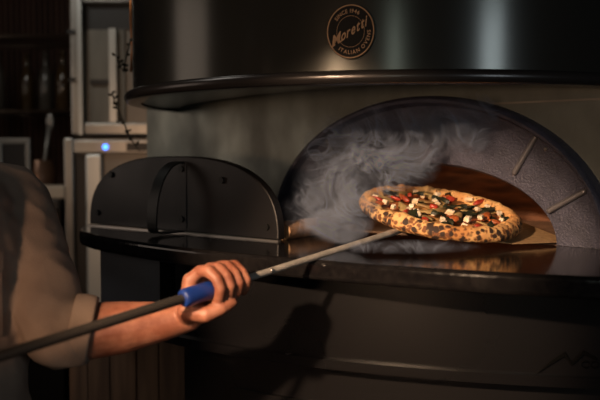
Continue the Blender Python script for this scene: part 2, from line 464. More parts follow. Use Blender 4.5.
# ------------------------------------------------------------------ removed oven door standing on the shelf
DS, DK = -.502, -.32
door = thing('oven_door', 'black half-round oven door with strap handle standing on the stone shelf', 'oven door', ovw(DS, DK, SH), YAW)
def dshape(a, h, n=48, e=2.6):
    out = []
    for i in range(n+1):
        t = PI*i/n; c, s = math.cos(t), math.sin(t)
        out.append((a*math.copysign(abs(c)**(2/e), c), h*abs(s)**(2/e)))
    return out
b = MB(); b.prism([(x, z+.004) for x, z in dshape(.332, .178)], 0, .022, 'y'); b.build('panel', M['door'], door, bevel=.003)
b = MB(); b.prism([(x, z+.006) for x, z in dshape(.268, .150)], .0225, .05, 'y'); b.build('inner_plug', M['door'], door, bevel=.004)
b = MB(); b.box(-.333, .335, -.0045, .004, 0, .003); b.build('flange_highlight', M['edge'], door)  # pale steel flange, the bright edge highlight put into its colour
for x, z in ((-.235, .135), (-.295, .036), (.165, .128), (.30, .030), (.031, .034), (.031, .152)):
    b = MB(); b.tube([(x, .002, z), (x, -.006, z)], .0075, 20); auto(b.build('bolt', M['bolt'], door))
# strap handle: a flat band bowed out from the plate
b = MB(); rows = [[], [], [], []]
pth = [(-.002-.086*math.sin(PI/2*i/24)**.9, .030 + .138*math.cos(PI/2*i/24)) for i in range(25)] + [(-.088, .018), (-.084, .010), (-.076, .007), (-.05, .0055), (-.002, .0055)]
for i, (y, z) in enumerate(pth):
    (ya, za), (yb, zb) = pth[max(i-1, 0)], pth[min(i+1, len(pth)-1)]
    tx = Vector((yb-ya, zb-za)).normalized(); nx = Vector((-tx.y, tx.x))*.002
    for j, (xx, sg) in enumerate(((.010, 1), (.042, 1), (.042, -1), (.010, -1))): rows[j].append((xx, y+nx.x*sg, z+nx.y*sg))
b.grid(rows + [rows[0]]); auto(b.build('handle', M['bolt'], door, True), 40)
b = MB(); b.box(.016, .046, -.0022, .003, .012, .170); b.build('handle_back_strip', M['door'], door, bevel=.001)

# firewood log behind the door
p0 = at(281.5, 231, 1.812); p1 = at(327, 226, 1.97)
lg = thing('firewood_log', 'short split log with pale cut end lying beside the oven mouth', 'log', (p0.x, p0.y, SH))
d = Vector((p1.x-p0.x, p1.y-p0.y, 0)); ln = d.length; d.normalize(); sd = Vector((-d.y, d.x, 0))
rows = []
for i in range(13):
    r = []
    for k in range(20):
        a = 2*PI*k/20; rr = .0215*(1 + .10*math.sin(2*a+1) + .05*math.sin(5*a)) + .0012*mnoise.noise(Vector((i*.7, math.cos(a)*2, math.sin(a)*2)))
        zz = max(rr*math.sin(a), -.0185)
        r.append(d*(ln*i/12) + sd*rr*math.cos(a) + Vector((0, 0, .0187 + zz)))
    rows.append(r)
b = MB(); b.grid(rows, True); b.add(rows[-1], [tuple(range(20))]); b.build('bark', M['bark'], lg, True)
b = MB(); b.add([v - d*.0005 for v in rows[0]], [tuple(range(20))]); e_ = b.build('cut_end', M['logend'], lg)

# ------------------------------------------------------------------ peel
A = Vector((-.133, 1.3, 1.194)); ax = Vector((.3154, .30, .062)).normalized()
PC = Vector((.291, 1.744, EYE-.132)); PS = 1.09               # middle of the pizza underside
R6, D8 = math.radians(7), math.radians(11.5)
ex = Vector((math.cos(R6), 0, -math.sin(R6))); ey = Vector((0, math.cos(D8), math.sin(D8))); ey = (ey - ex*ey.dot(ex)).normalized(); ez = ex.cross(ey)
TILT = Matrix((ex, ey, ez)).transposed().to_4x4()
peel = thing('pizza_peel', 'long steel pizza peel with a blue grip sliding under the pizza', 'pizza peel', A)
peel_a = Vector((.835, .55)); peel_b = Vector((.55, -.835))
out = [(.184, -.150), (.188, -.146), (.188, .158), (.184, .162), (.05, .148), (-.03, .10), (-.08, .04), (-.095, .02), (-.095, -.02), (-.08, -.04), (-.03, -.10), (.05, -.145)]
out = [(peel_a.x*p + peel_b.x*q_, peel_a.y*p + peel_b.y*q_) for p, q_ in out]
b = MB(); b.prism(out, -.0032, -.0012)
mw = Matrix.Translation(PC - A) @ TILT @ Matrix.Scale(PS, 4)
hd = b.build('blade', M['alu'], peel); hd.matrix_local = mw
def on_pole(al): return ax*al
b = MB(); b.tube([on_pole(-.75), on_pole(-.02)], .0076, 24); auto(b.build('rear_pole', M['poledark'], peel, True))
b = MB(); b.tube([on_pole(-.03), on_pole(.415)], .0057, 24); auto(b.build('front_pole', M['pole'], peel, True))
b = MB(); endp = PC - A + ex*(-.06) + ey*(-.045) - ez*.010
b.tube([on_pole(.41), on_pole(.425), endp], [.0057, .0068, .004], 20); auto(b.build('blade_bracket', M['pole'], peel, True))
gr = []
for al, r in ((-.064, .0118), (-.062, .0138), (-.056, .0147), (-.034, .0145), (-.014, .0145), (-.010, .0138), (-.008, .0118)): gr.append((on_pole(al), r))
b = MB(); b.tube([p for p, r in gr], [r for p, r in gr], 28); auto(b.build('sliding_grip', M['blue'], peel, True), 50)
b = MB(); pin = on_pole(.118) + Vector((.3, -.8, .25)).normalized()*.0055; b.ell(pin, (.0035, .0035, .0035)); b.build('locking_pin', M['edge'], peel, True)

# ------------------------------------------------------------------ pizza
def crust_mat():
    m = mat('baked_crust', (.72, .44, .18), .75, 0, (.46, .20, .06), 22, bump=.5, bscale=70)
    nt = m.node_tree; N = nt.nodes; L = nt.links; bs = N['Principled BSDF']
    src = bs.inputs['Base Color'].links[0].from_socket
    tc = N.new('ShaderNodeTexCoord'); dn = N.new('ShaderNodeTexNoise'); dn.inputs['Scale'].default_value = 60
    L.new(tc.outputs['Object'], dn.inputs['Vector'])
    vm = N.new('ShaderNodeVectorMath'); vm.operation = 'MULTIPLY_ADD'; vm.inputs[1].default_value = (.012, .012, .012)
    L.new(dn.outputs['Color'], vm.inputs[0]); L.new(tc.outputs['Object'], vm.inputs[2])
    last = src
    sx = N.new('ShaderNodeVectorMath'); sx.operation = 'MULTIPLY'; sx.inputs[1].default_value = (1, 1, 0); L.new(tc.outputs['Object'], sx.inputs[0])
    ln = N.new('ShaderNodeVectorMath'); ln.operation = 'LENGTH'; L.new(sx.outputs[0], ln.inputs[0])
    outer = N.new('ShaderNodeMapRange'); outer.inputs[1].default_value = .139; outer.inputs[2].default_value = .152; outer.inputs[3].default_value = -.17; outer.inputs[4].default_value = -.45
    L.new(ln.outputs['Value'], outer.inputs[0])
    for sc_, lo_, hi_, col in ((125, .20, .46, (.16, .055, .016)), (70, .14, .30, (.026, .011, .006))):
        v = N.new('ShaderNodeTexVoronoi'); v.inputs['Scale'].default_value = sc_; L.new(vm.outputs[0], v.inputs['Vector'])
        n2 = N.new('ShaderNodeTexNoise'); n2.inputs['Scale'].default_value = 16; L.new(tc.outputs['Object'], n2.inputs['Vector'])
        ad = N.new('ShaderNodeMath'); ad.operation = 'MULTIPLY_ADD'; ad.inputs[1].default_value = .55; 
        L.new(n2.outputs['Fac'], ad.inputs[0]); L.new(outer.outputs[0], ad.inputs[2])
        sm = N.new('ShaderNodeMath'); sm.operation = 'ADD'; L.new(v.outputs['Distance'], sm.inputs[0]); L.new(ad.outputs[0], sm.inputs[1])
        r = N.new('ShaderNodeMapRange'); r.inputs[1].default_value = lo_; r.inputs[2].default_value = hi_; r.inputs[3].default_value = 1; r.inputs[4].default_value = 0
        L.new(sm.outputs[0], r.inputs[0])
        mx = N.new('ShaderNodeMix'); mx.data_type = 'RGBA'; L.new(r.outputs[0], mx.inputs[0]); L.new(last, mx.inputs[6]); mx.inputs[7].default_value = (*col, 1)
        last = mx.outputs[2]
    # the sides are charred more than the top of the rim
    L.new(last, bs.inputs['Base Color'])
    return m
M['crust'] = crust_mat()
M['cheese'] = mat('melted_cheese_sauce', (.58, .32, .11), .38, 0, (.34, .06, .015), 26, bump=.5, bscale=55, sss=.05)
M['mozz'] = mat('mozzarella', (.70, .60, .46), .45, 0, (.55, .38, .22), 60, bump=.3, sss=.1)
M['pepper'] = mat('red_pepper', (.34, .028, .014), .4, 0, (.17, .035, .014), 50)
M['orange'] = mat('roast_tomato', (.38, .10, .025), .4, 0, (.24, .05, .015), 60, bump=.3)
M['green'] = mat('dark_basil', (.022, .024, .009), .5, 0, (.010, .010, .006), 80, bump=.3)
M['veg'] = mat('grilled_slice', (.40, .28, .11), .5, 0, (.20, .11, .04), 40, bump=.3)
pz = thing('pizza', 'blistered neapolitan pizza with vegetables and white cheese on the peel', 'pizza', PC)
pz.rotation_euler = TILT.to_3x3().to_euler(); pz.scale = (PS, PS, PS)
def rim(a):
    p = Vector((math.cos(a), math.sin(a), 0))
    return .156*(1 + .018*mnoise.noise(p*2.1) + .012*mnoise.noise(p*6+Vector((3, 0, 0)))), 0.0158*(1 + .18*mnoise.noise(p*2.6+Vector((0, 7, 0))) + .20*mnoise.noise(p*8) + .10*mnoise.noise(p*17))
NA = 220
def prof_pizza(a):
    R, t = rim(a); pts = [(0, .008)]
    for q_ in (.15, .3, .45, .6, .7): pts.append(((R-2*t)*q_/.74, .008 + .002*(q_/.7)**2))
    c = R - t
    for i in range(1, 15):
        g = PI - PI*1.42*i/14
        pts.append((c + t*math.cos(g)*1.0, .013 + t*math.sin(g)*(1.18 if math.sin(g) > 0 else .72)))
    pts += [(c - t*.6, .0), (0, 0)]
    return pts
rows = []
for k in range(NA):
    a = 2*PI*k/NA; row = []
    for r, z in prof_pizza(a):
        p = Vector((r*math.cos(a), r*math.sin(a), z))
        if z > .012: p += Vector((0, 0, 1))*.0022*mnoise.noise(p*85) 
        row.append(p)
    rows.append(row)
b = MB(); b.grid(rows + [rows[0]])
cr = b.build('crust', M['crust'], pz, True)
rows = []
for k in range(NA):
    a = 2*PI*k/NA; R, t = rim(a); lim = R - 1.25*t + .004*mnoise.noise(Vector((math.cos(a)*4, math.sin(a)*4, 2)))
    rows.append([Vector((lim*q_*math.cos(a), lim*q_*math.sin(a), .0175 - .002*q_*q_ + .0020*mnoise.noise(Vector((lim*q_*math.cos(a)*60, lim*q_*math.sin(a)*60, 0))) - (.004 if q_ == 1 else 0))) for q_ in (0, .12, .25, .38, .5, .62, .74, .85, .94, 1)])
b = MB(); b.grid(rows + [rows[0]]); b.build('cheese_and_sauce', M['cheese'], pz, True)
def blob(rx, ry, rz, seed, nu=14, nv=8):
    m = MB(); m.ell((0, 0, 0), (rx, ry, rz), None, nu, nv)
    m.v = [tuple(Vector(v)*(1 + .5*mnoise.noise(Vector(v)*130 + Vector((seed*3.1, 0, 0))))) for v in m.v]; return m
spots = []
def place(rmin, tries=200, lim=.127):
    for _ in range(tries):
        a = random.uniform(0, 2*PI); r = lim*math.sqrt(random.random()); x, y = r*math.cos(a), r*math.sin(a)
        if all((x-p)**2+(y-q_)**2 > (rmin+s)**2 for p, q_, s in spots):
            spots.append((x, y, rmin)); return x, y
    return x, y
def scatter(name, matk, n, size, rmin, zz, flat=None):
    for i in range(n):
        x, y = place(rmin); rx, ry, rz = (random.uniform(*s) for s in size)
        m = flat(rx, ry, rz, i) if flat else blob(rx, ry, rz, i+len(name))
        o = m.build(name, M[matk], pz, True)
        if flat is cube: auto(o, 38)
        o.location = (x, y, zz + random.uniform(0, .003))
        o.rotation_euler = (random.uniform(-.25, .25), random.uniform(-.25, .25), random.uniform(0, 6.28))
def leaf(rx, ry, rz, seed):
    m = MB(); rows = []
    for i in range(9):
        t = i/8; wv = ry*math.sin(PI*min(max(t, .04), .97))**.8
        rows.append([(rx*(2*t-1), wv*u_, rz*math.cos(u_*1.3) + .004*math.sin(3*t+seed) + .002*math.sin(9*t+u_*3+seed)) for u_ in (-1, -.5, 0, .5, 1)])
    low = [[(x, y, z-.0012) for x, y, z in r] for r in rows]
    m.grid(rows); m.grid(low[::-1])
    return m
def cube(rx, ry, rz, seed):
    m = MB(); n = 4
    m.ell((0, 0, 0), (1, 1, 1), None, 16, 10); out = []
    for v in m.v:
        v = Vector(v); f_ = 1/((abs(v.x)**9+abs(v.y)**9+abs(v.z)**9)**(1/9)); v = v*f_*(1+.30*mnoise.noise(v*1.7+Vector((seed*2.3, 0, 0)))); v.x += .35*v.z*math.sin(seed*2.1)
        out.append((v.x*rx, v.y*ry, v.z*rz))
    m.v = out; return m
scatter('grilled_slice', 'veg', 16, ((.019, .030), (.010, .014), (.0025, .004)), .011, .0205)
scatter('roast_tomato', 'orange', 6, ((.010, .016), (.008, .011), (.004, .006)), .008, .0225)
scatter('mozzarella_piece', 'mozz', 24, ((.0038, .0078), (.0035, .0060), (.0032, .0050)), .0060, .0255, cube)
scatter('red_pepper_piece', 'pepper', 10, ((.010, .016), (.0045, .007), (.004, .006)), .006, .0245)
scatter('basil_leaf', 'green', 21, ((.013, .021), (.006, .010), (.003, .005)), .0055, .0225, leaf)

# ------------------------------------------------------------------ person holding the peel
v_ = (Vector((0, 0, 1)) - ax*ax.z).normalized(); w_ = ax.cross(v_)
def pol(al, deg, r):
    q_ = math.radians(deg); return A + ax*al + (v_*math.cos(q_) + w_*math.sin(q_))*r
def hand(mb, base, W, fw):
    """fist closed round the pole; base = distance along the pole of the index finger"""
    B = lambda al, dg, r: pol(base + al, dg, r)
    fing = [(-.003, .0096, 1.0, 0), (.0165, .0095, 1.0, 2), (.0345, .0089, .97, 0), (.0505, .0079, .90, -6)]
    mcps = []
    for i, (al, r, s, tip) in enumerate(fing):
        m_al = al*.95 - .008 - (.006 if i == 0 else 0)
        mcp = B(m_al, -62, .034); mcps.append(mcp)
        pts = [(mcp, r*1.12), (B(al-.004, -28, .0335*s), r*1.02), (B(al-.001, 6, .0315*s), r*1.03), (B(al+.001, 45, .0275*s), r*.95), (B(al+.002, 80, .0245), r*.93), (B(al+.001, 122+tip, .0215), r*.85), (B(al, 146+tip, .0215), r*.72)]
        mb.chain(pts, 16)
    for i, m in enumerate(mcps):
        mb.capsule(W + Vector((0, 0, .004*(1.5-i))), m, .019, .0125, 16)
    mb.capsule(mcps[0], mcps[3], .0115, .010, 16)
    # heel of the hand under the pole
    heel = B(.030, 205, .040); mb.capsule(W, heel, .021, .015, 16); mb.capsule(heel, mcps[3], .014, .010, 16)
    mb.capsule(W, B(.012, 190, .036), .020, .0145, 16)
    mb.capsule(B(.012, 188, .036), heel, .0145, .014, 16)
    # thumb
    c0, c1, c2, c3 = B(-.030, 225, .043), B(-.020, 172, .0345), B(.002, 150, .0325), B(.0215, 142, .0315)
    mb.chain([(W, .019), (c0, .0165), (c1, .0130), (c2, .0115), (c3, .0086)], 16)
    mb.capsule(c2.lerp(c3, .45), c3, .0108, .0088, 16)
    mb.capsule(c0, mcps[0], .013, .0115, 16)          # web between thumb and forefinger
fT = Vector((.45, -.89, 0)).normalized(); lT = Vector((-fT.y, fT.x, 0))
T = Vector((-.640, 1.30, 0)); Z = Vector((0, 0, 1))
SL = at(14, 203, 1.43); EL = at(57, 334, 1.31); WL = at(188, 316, 1.345)
SR = T - lT*.19 + Z*1.335; WR = pol(-.60, 215, .055); ER = Vector((-.86, 1.0, 1.14))
bb = MB()
hand(bb, -.007, WL, 1)
def forearm(E, W):
    L_ = lambda t: E.lerp(W, t)
    bb.chain([(E, .040), (L_(.22) - Z*.002, .046), (L_(.5) - Z*.004, .042), (L_(.8) - Z*.003, .032), (L_(1), .0255)], 24)
forearm(EL, WL)
bb.chain([(SL, .058), (SL.lerp(EL, .5), .046), (EL, .041)], 24)
nb = len(bb.v)
hand(bb, -.62, WR, 1); forearm(ER, WR); bb.chain([(SR, .058), (SR.lerp(ER, .5), .046), (ER, .041)], 24)
for sg in (1, -1):
    q_ = T + lT*.075*sg
    bb.chain([(q_ + Z*.95, .105), (q_ + Z*1.08, .092), (q_ + Z*1.24, .108), (T + lT*.10*sg + Z*1.31, .075)], 24)
    bb.capsule(T + Z*1.36, (SL if sg > 0 else SR) + Z*.012, .055, .05, 24)
    hip = T + lT*.09*sg + Z*.90; kn = T + lT*.11*sg + Z*.48 + fT*.03; an = T + lT*.12*sg + Z*.09 - fT*.02
    bb.chain([(hip, .092), (hip.lerp(kn, .5), .072), (kn, .054), (kn.lerp(an, .3), .053), (an, .037)], 24)
    bb.capsule(an - Z*.045, an + fT*.15 - Z*.055, .035, .026, 20)
look = (Vector((.27, 1.6, 0)) - Vector((T.x, T.y, 0))).normalized(); side = Vector((-look.y, look.x, 0))
HC = T + Z*1.60 + look*.02 - side*.0
bb.chain([(T + Z*1.36, .066), (T + Z*1.47 + look*.012, .058)], 24)
hr = Matrix((look, side, Z)).transposed()
bb.ell(HC + Z*.02, (.098, .076, .105), hr); bb.ell(HC + look*.035 - Z*.055, (.058, .052, .062), hr)
bb.capsule(HC + look*.092 + Z*.012, HC + look*.112 - Z*.028, .009, .0135, 12)      # nose
bb.capsule(HC + look*.088 + side*.02 - Z*.062, HC + look*.088 - side*.02 - Z*.062, .008, .008, 12)   # lips
bb.capsule(HC + look*.088 + side*.04 + Z*.038, HC + look*.088 - side*.04 + Z*.038, .010, .010, 12)   # brow
for sg in (1, -1): bb.ell(HC + side*.078*sg - look*.005 - Z*.005, (.02, .009, .032), hr)
me = remesh(bb, 'person', .0023, 3, .5)
person = link('person', me, M['skin'])
tag(person, 'person in a beige shirt gripping the steel peel with both fists', 'person')
def child(name, mb, m, voxel=None, parent=None, wr=0, sm=True, fs=9):
    parent = parent or person
    if voxel:
        me = remesh(mb, name, voxel, 5, .5)
        if wr:
            nn = [v.normal.copy() for v in me.vertices]
            for v, n_ in zip(me.vertices, nn):
                p = v.co
                d = mnoise.noise(Vector((p.x*fs, p.y*fs, p.z*fs*1.6))) + .5*(1-2*abs(mnoise.noise(Vector((p.x*22+p.z*14, p.y*22, p.z*26)))))
                v.co = p + n_*wr*d
        o = link(name, me, m, parent)
    else: o = mb.build(name, m, parent, sm)
    return o
for sg in (1, -1):
    b = MB(); b.ell(HC + look*.083 + side*.031*sg + Z*.016, (.011, .013, .010), hr); child('eye', b, M['eye'])
b = MB(); b.ell(HC + Z*.035 - look*.012, (.103, .083, .108), hr); b.ell(HC - look*.04 - Z*.02, (.066, .076, .085), hr)
child('hair', b, M['hair'], .006, wr=.003)
# shirt
b = MB()
for sg in (1, -1):
    q_ = T + lT*.078*sg
    b.chain([(q_ + Z*.86, .132), (q_ + Z*1.05, .124), (q_ + Z*1.24, .126), (T + lT*.09*sg + Z*1.30, .095)], 24)
    b.capsule(T + Z*1.355, (SL if sg > 0 else SR) + Z*.006, .068, .058, 24)
for S_, E_, W_ in ((SL, EL, WL), (SR, ER, WR)):
    c_ = E_.lerp(W_, .24)
    b.chain([(S_, .062), (S_.lerp(E_, .5), .056), (E_ + Z*.002, .055)], 24)
    b.tube([E_.lerp(W_, -.05), E_.lerp(W_, .1), E_.lerp(W_, .215)], [.055, .055, .051], 28)
b.tube([T + Z*1.37, T + Z*1.425], [.078, .070], 24)
shirt = child('shirt', b, M['shirt'], .0055, wr=.0062)
def cuff(E_, W_):
    d_ = ((W_-E_).normalized() - Z*.30).normalized(); c_ = E_.lerp(W_, .235); b = MB(); pr = []
    for i in range(17):
        a = 2*PI*i/16; pr.append((c_ - d_*.010 + d_*.018*math.cos(a)*-1, 0.0520 + .0038*math.sin(a)))
    b.tube([p for p, r in pr], [r for p, r in pr], 36, False)
    o = b.build('rolled_cuff', M['shirt'], shirt, True)
cuff(EL, WL); cuff(ER, WR)
# collar, placket buttons, chest pocket
b = MB()
for sg in (1, -1):
    rows = []
    for i in range(9):
        a = .15 + 1.5*i/8; p = T + fT*math.cos(a)*.088 + lT*sg*math.sin(a)*.088
        rows.append([p + Z*1.428, p + (p-T).normalized()*.018 + Z*1.385])
    b.grid(rows); b.grid([[q_ + Vector((0, 0, -.003)) for q_ in r] for r in rows][::-1])
b.build('collar', M['shirt'], shirt, True)
def front_pt(l_, z, lift=0):
    """the outermost shirt point in front of the torso at sideways offset l_ and height z"""
    org = T + lT*l_ + Z*z + fT*.6
    hit, loc, nrm, idx = shirt.ray_cast(org, -fT)
    return (loc + fT*lift) if hit else T + lT*l_ + fT*.13 + Z*z
for z in (.98, 1.07, 1.16, 1.25):
    b = MB(); c_ = front_pt(0, z, .0); b.tube([c_ - fT*.002, c_ + fT*.003], .0055, 16); b.build('button', M['eye'], shirt)
rows = []; rows2 = []
for i in range(7):
    rows.append([front_pt(.05 + .10*j/6, 1.245 - .012 - .11*i/6, .0025) for j in range(7)])
b = MB(); b.grid(rows); b.grid([[q_ - fT*.0035 for q_ in r] for r in rows][::-1]); b.build('chest_pocket', M['shirt'], shirt, True)
rows = [[front_pt(.047 + .106*j/6, 1.255 - (.028 + .014*(1-abs(j-3)/3))*i/3, .0055) for j in range(7)] for i in range(4)]
b = MB(); b.grid(rows); b.grid([[q_ - fT*.0025 for q_ in r] for r in rows][::-1]); b.build('pocket_flap', M['shirt'], shirt, True)
# trousers and shoes
b = MB()
for sg in (1, -1):
    hip = T + lT*.085*sg + Z*.90; kn = T + lT*.11*sg + Z*.48 + fT*.03; an = T + lT*.12*sg + Z*.12 - fT*.02
    b.chain([(hip + Z*.06, .112), (hip, .112), (hip.lerp(kn, .5), .090), (kn, .074), (an, .064)], 24)
child('trousers', b, M['trouser'], .008, wr=.004)
for sg in (1, -1):
    an = T + lT*.12*sg + Z*.09 - fT*.02; b = MB()
    b.capsule(an - Z*.045, an + fT*.17 - Z*.048, .044, .041, 20); b.capsule(an - Z*.04, an + Z*.03, .046, .046, 20)
    child('shoe', b, M['shoe'], .006)

# ------------------------------------------------------------------ plank-clad counter beside the plinth
pc = thing('plank_counter', 'low counter clad in dark vertical wood boards under the shelf end', 'counter', OVLOC, YAW)
b = MB(); b.box(-1.00, -.372, -.26, .25, 0, .945); b.build('carcass', M['dark'], pc)
x = -1.0; i = 0
while x < -.40:
    wd = .088 + .012*((i*7) % 3); x2 = min(x+wd, -.372)
    b = MB(); b.box(x+.003, x2-.003, -.278, -.2605, .02, .943); b.build('board', M['plank'], pc, bevel=.002); x += wd; i += 1

# ------------------------------------------------------------------ kitchen behind, on the left
DB = 3.25
def X(px): return (px-300)/F*DB
def Zp(py): return at(300, py, DB).z
cab = thing('steel_cabinet', 'tall steel cabinet with pale inner panel standing on the lower appliance', 'cabinet', (X(110), DB, Zp(136)))
ox, oz = X(110), Zp(136)
def bx(x0, x1, y0, y1, d0, d1, ox=ox, oz=oz): m = MB(); m.box(X(x0)-ox, X(x1)-ox, d0, d1, Zp(y1)-oz, Zp(y0)-oz); return m
bx(71, 190, -60, 134, .05, .55).build('carcass', M['steeldim'], cab)
bx(72, 84, -60, 135, 0, .049).build('door_post', M['steel'], cab, bevel=.006)
bx(84.2, 190, 123, 135, .003, .049).build('bottom_rail', M['steel'], cab, bevel=.006)
bx(84.2, 190, -8, 3, .003, .049).build('top_rail', M['steel'], cab, bevel=.006)
bx(84.5, 190, 3.2, 28, .04, .0495).build('dark_vent_panel', M['dark'], cab)
dp = bx(88, 124, 28.2, 122.8, .035, .0495).build('inner_panel', M['cream'], cab)
bx(90, 112, 79, 84, .02, .035).build('shelf_runner', M['dark'], dp)
bx(110, 117, 28, 122, .005, .035).build('upright', M['whitesteel'], dp)
bx(80, 84, -60, 135, -.010, -.0005).build('post_highlight', M['whitesteel'], cab)  # bright strip standing in for the cool highlight along the post
for y in (32, 80): bx(70.5, 77, y-2, y+2, -.012, -.0005).build('hinge', M['dark'], cab)
app = thing('undercounter_oven', 'steel appliance with a blue indicator light under the tall cabinet', 'appliance', (X(110), DB, 0))
bx(64, 190, 138, 520, .05, .6, oz=0).build('carcass', M['steeldim'], app)
b = MB(); b.box(X(64)-ox, X(190)-ox, .05, .6, 0, .02); b.build('base', M['dark'], app)
bx(64, 73.5, 138, 330, 0, .049, oz=0).build('door_post', M['steel'], app, bevel=.006)
cp = bx(74, 190, 140, 153, 0, .049, oz=0).build('control_panel', M['steel'], app, bevel=.004)
bx(127, 150, 143, 151, -.006, -.0002, oz=0).build('display', M['dark'], cp)
b = MB(); b.ell((X(106)-ox, -.004, Zp(147)), (.010, .006, .010)); b.build('indicator_light', M['led'], cp, True)
bx(74, 84, 153.5, 330, .03, .049, oz=0).build('door_recess', M['dark'], app)
bx(84.5, 102, 153.5, 330, .01, .049, oz=0).build('door_panel', M['whitesteel'], app, bevel=.010)
bx(102.5, 190, 153.5, 330, .03, .049, oz=0).build('side_panel', M['steeldim'], app)

# work counter with a tray, a framed board, bowl and ladle
ct = thing('work_counter', 'dark work counter along the kitchen wall left of the appliances', 'counter', (X(0), DB+.0, 0))
o0 = X(0); ctz = Zp(199)
b = MB(); b.box(X(-170)-o0, X(62)-o0, -.05, .55, ctz-.04, ctz); b.build('worktop', M['dark'], ct, bevel=.004)
b = MB(); b.box(X(-168)-o0, X(60)-o0, 0, .55, 0, ctz-.0405); b.build('carcass', M['basebrown'], ct)
def bxw(x0, x1, y0, y1, d0, d1): m = MB(); m.box(X(x0), X(x1), DB+d0, DB+d1, Zp(y1), Zp(y0)); return m
tr = bxw(33, 62, 182, 197.5, .0, .12)
tr = MB(); tr.box(-.062, .062, -.06, .06, 0, .052)
tro = tr.build('container', M['tray'], None, bevel=.008); tro.location = (X(49.5), DB+.05, ctz+.001)
tag(tro, 'pale beige box on the dark work counter behind the shoulder', 'container')
fb = thing('framed_board', 'small dark board in a pale frame standing on the work counter', 'framed board', (X(2), DB+.14, ctz))
k_ = (DB+.14)/DB
fw_, fh_ = .066, at(0, 138, DB+.14).z - ctz
b = MB(); b.box(-fw_, fw_, .004, .014, 0, fh_-.002); b.build('board_panel', M['dark'], fb)
for nm, bxs in (('frame_bar', (-fw_, fw_, fh_-.024, fh_)), ('frame_bar', (fw_-.018, fw_, 0, fh_-.0245)), ('frame_bar', (-fw_, -fw_+.018, 0, fh_-.0245))):
    b = MB(); b.box(bxs[0], bxs[1], -.004, .0035, bxs[2], bxs[3]); b.build(nm, M['steel'], fb, bevel=.003)
def vessel(name, label, cat, px, d, prof, m, z, parts=None):
    b = MB(); b.lathe(prof, n=32, cap=True); o = auto(b.build(name, m, None, True), 50); p = at(px, 200, d); o.location = (p.x, d, z); return tag(o, label, cat)
pot = vessel('metal_pot', 'round dull copper pot holding a ladle on the work counter', 'pot', 40, DB+.24, [(.03, 0), (.062, .01), (.075, .06), (.07, .11), (.055, .15), (.050, .15), (.062, .10), (.06, .02)], M['potcu'], ctz+.001)
b = MB(); q0 = Vector((0, 0, 0)); b.tube([(0, 0, .03), (.02, 0, .14), (.045, 0, .30)], [.006, .006, .010], 12); b.ell((.047, 0, .31), (.017, .008, .035))
ld = b.build('ladle', M['steel'], None, True); ld.location = pot.location; tag(ld, 'upright steel ladle leaning in the dull copper pot', 'ladle')

# bottle rack on the wall
rk = thing('wire_rack', 'dark wire shelving rack on the wall behind the work counter', 'rack', (X(-10), 4.05, 0))
r0 = X(-10)
for z in (1.62, 1.98, 2.34):
    m = MB()
    m.tube([(-1.1-r0-1.4+1.4, 0, z), (-.78-r0, 0, z)], .008, 10)
    m.tube([(-1.1-r0, .36, z), (-.78-r0, .36, z)], .008, 10)
    sh_ = MB(); xx = -2.2
    sh_.tube([(-2.2-r0, 0, z), (-1.02-r0, 0, z)], .008, 10); sh_.tube([(-2.2-r0, .36, z), (-1.02-r0, .36, z)], .008, 10)
    while xx < -1.02:
        sh_.tube([(xx-r0, 0, z+.006), (xx-r0, .36, z+.006)], .003, 6); xx += .028
    sh_.build('wire_shelf', M['rack'], rk, True)
for xx in (-2.2, -1.02):
    for yy in (0, .36):
        b = MB(); b.tube([(xx-r0, yy, 0), (xx-r0, yy, 2.7)], .011, 12); b.build('upright', M['rack'], rk, True)
b = MB(); xx = -2.18
while xx < -1.03:
    b.tube([(xx-r0, .375, 1.30), (xx-r0, .375, 2.7)], .0055, 6); xx += .030
b.build('back_grid', M['wicker'], rk, True)
bprof = [(.030, 0), (.036, .006), (.036, .15), (.030, .19), (.013, .225), (.012, .275), (.015, .277), (.015, .292), (.005, .293)]
xs = [-1.49, -1.38, -1.27, -1.17]
bl = ['dim glass bottle on the lower rack shelf, leftmost of the four', 'dim glass bottle second from the left on the lower rack shelf',
      'dim glass bottle third from the left on the lower rack shelf', 'brownish bottle on the lower rack shelf, nearest the steel cabinet']
b = MB(); b.lathe(bprof, n=24, cap=True); bme = None
for i, xx in enumerate(xs):
    if bme is None:
        o = b.build('bottle', M['bottle2'], None, True); bme = o
    else:
        o = bme.copy(); C.objects.link(o)
        if i % 2: 
            if i == 1: dark_me = bme.data.copy(); dark_me.materials.clear(); dark_me.materials.append(M['bottle'])
            o.data = dark_me
    o.location = (xx, 4.14 + .05*((i*5) % 3), 1.6305); o['group'] = 'bottles on the wire rack'
    tag(o, bl[i], 'bottle', 'bottles on the wire rack')

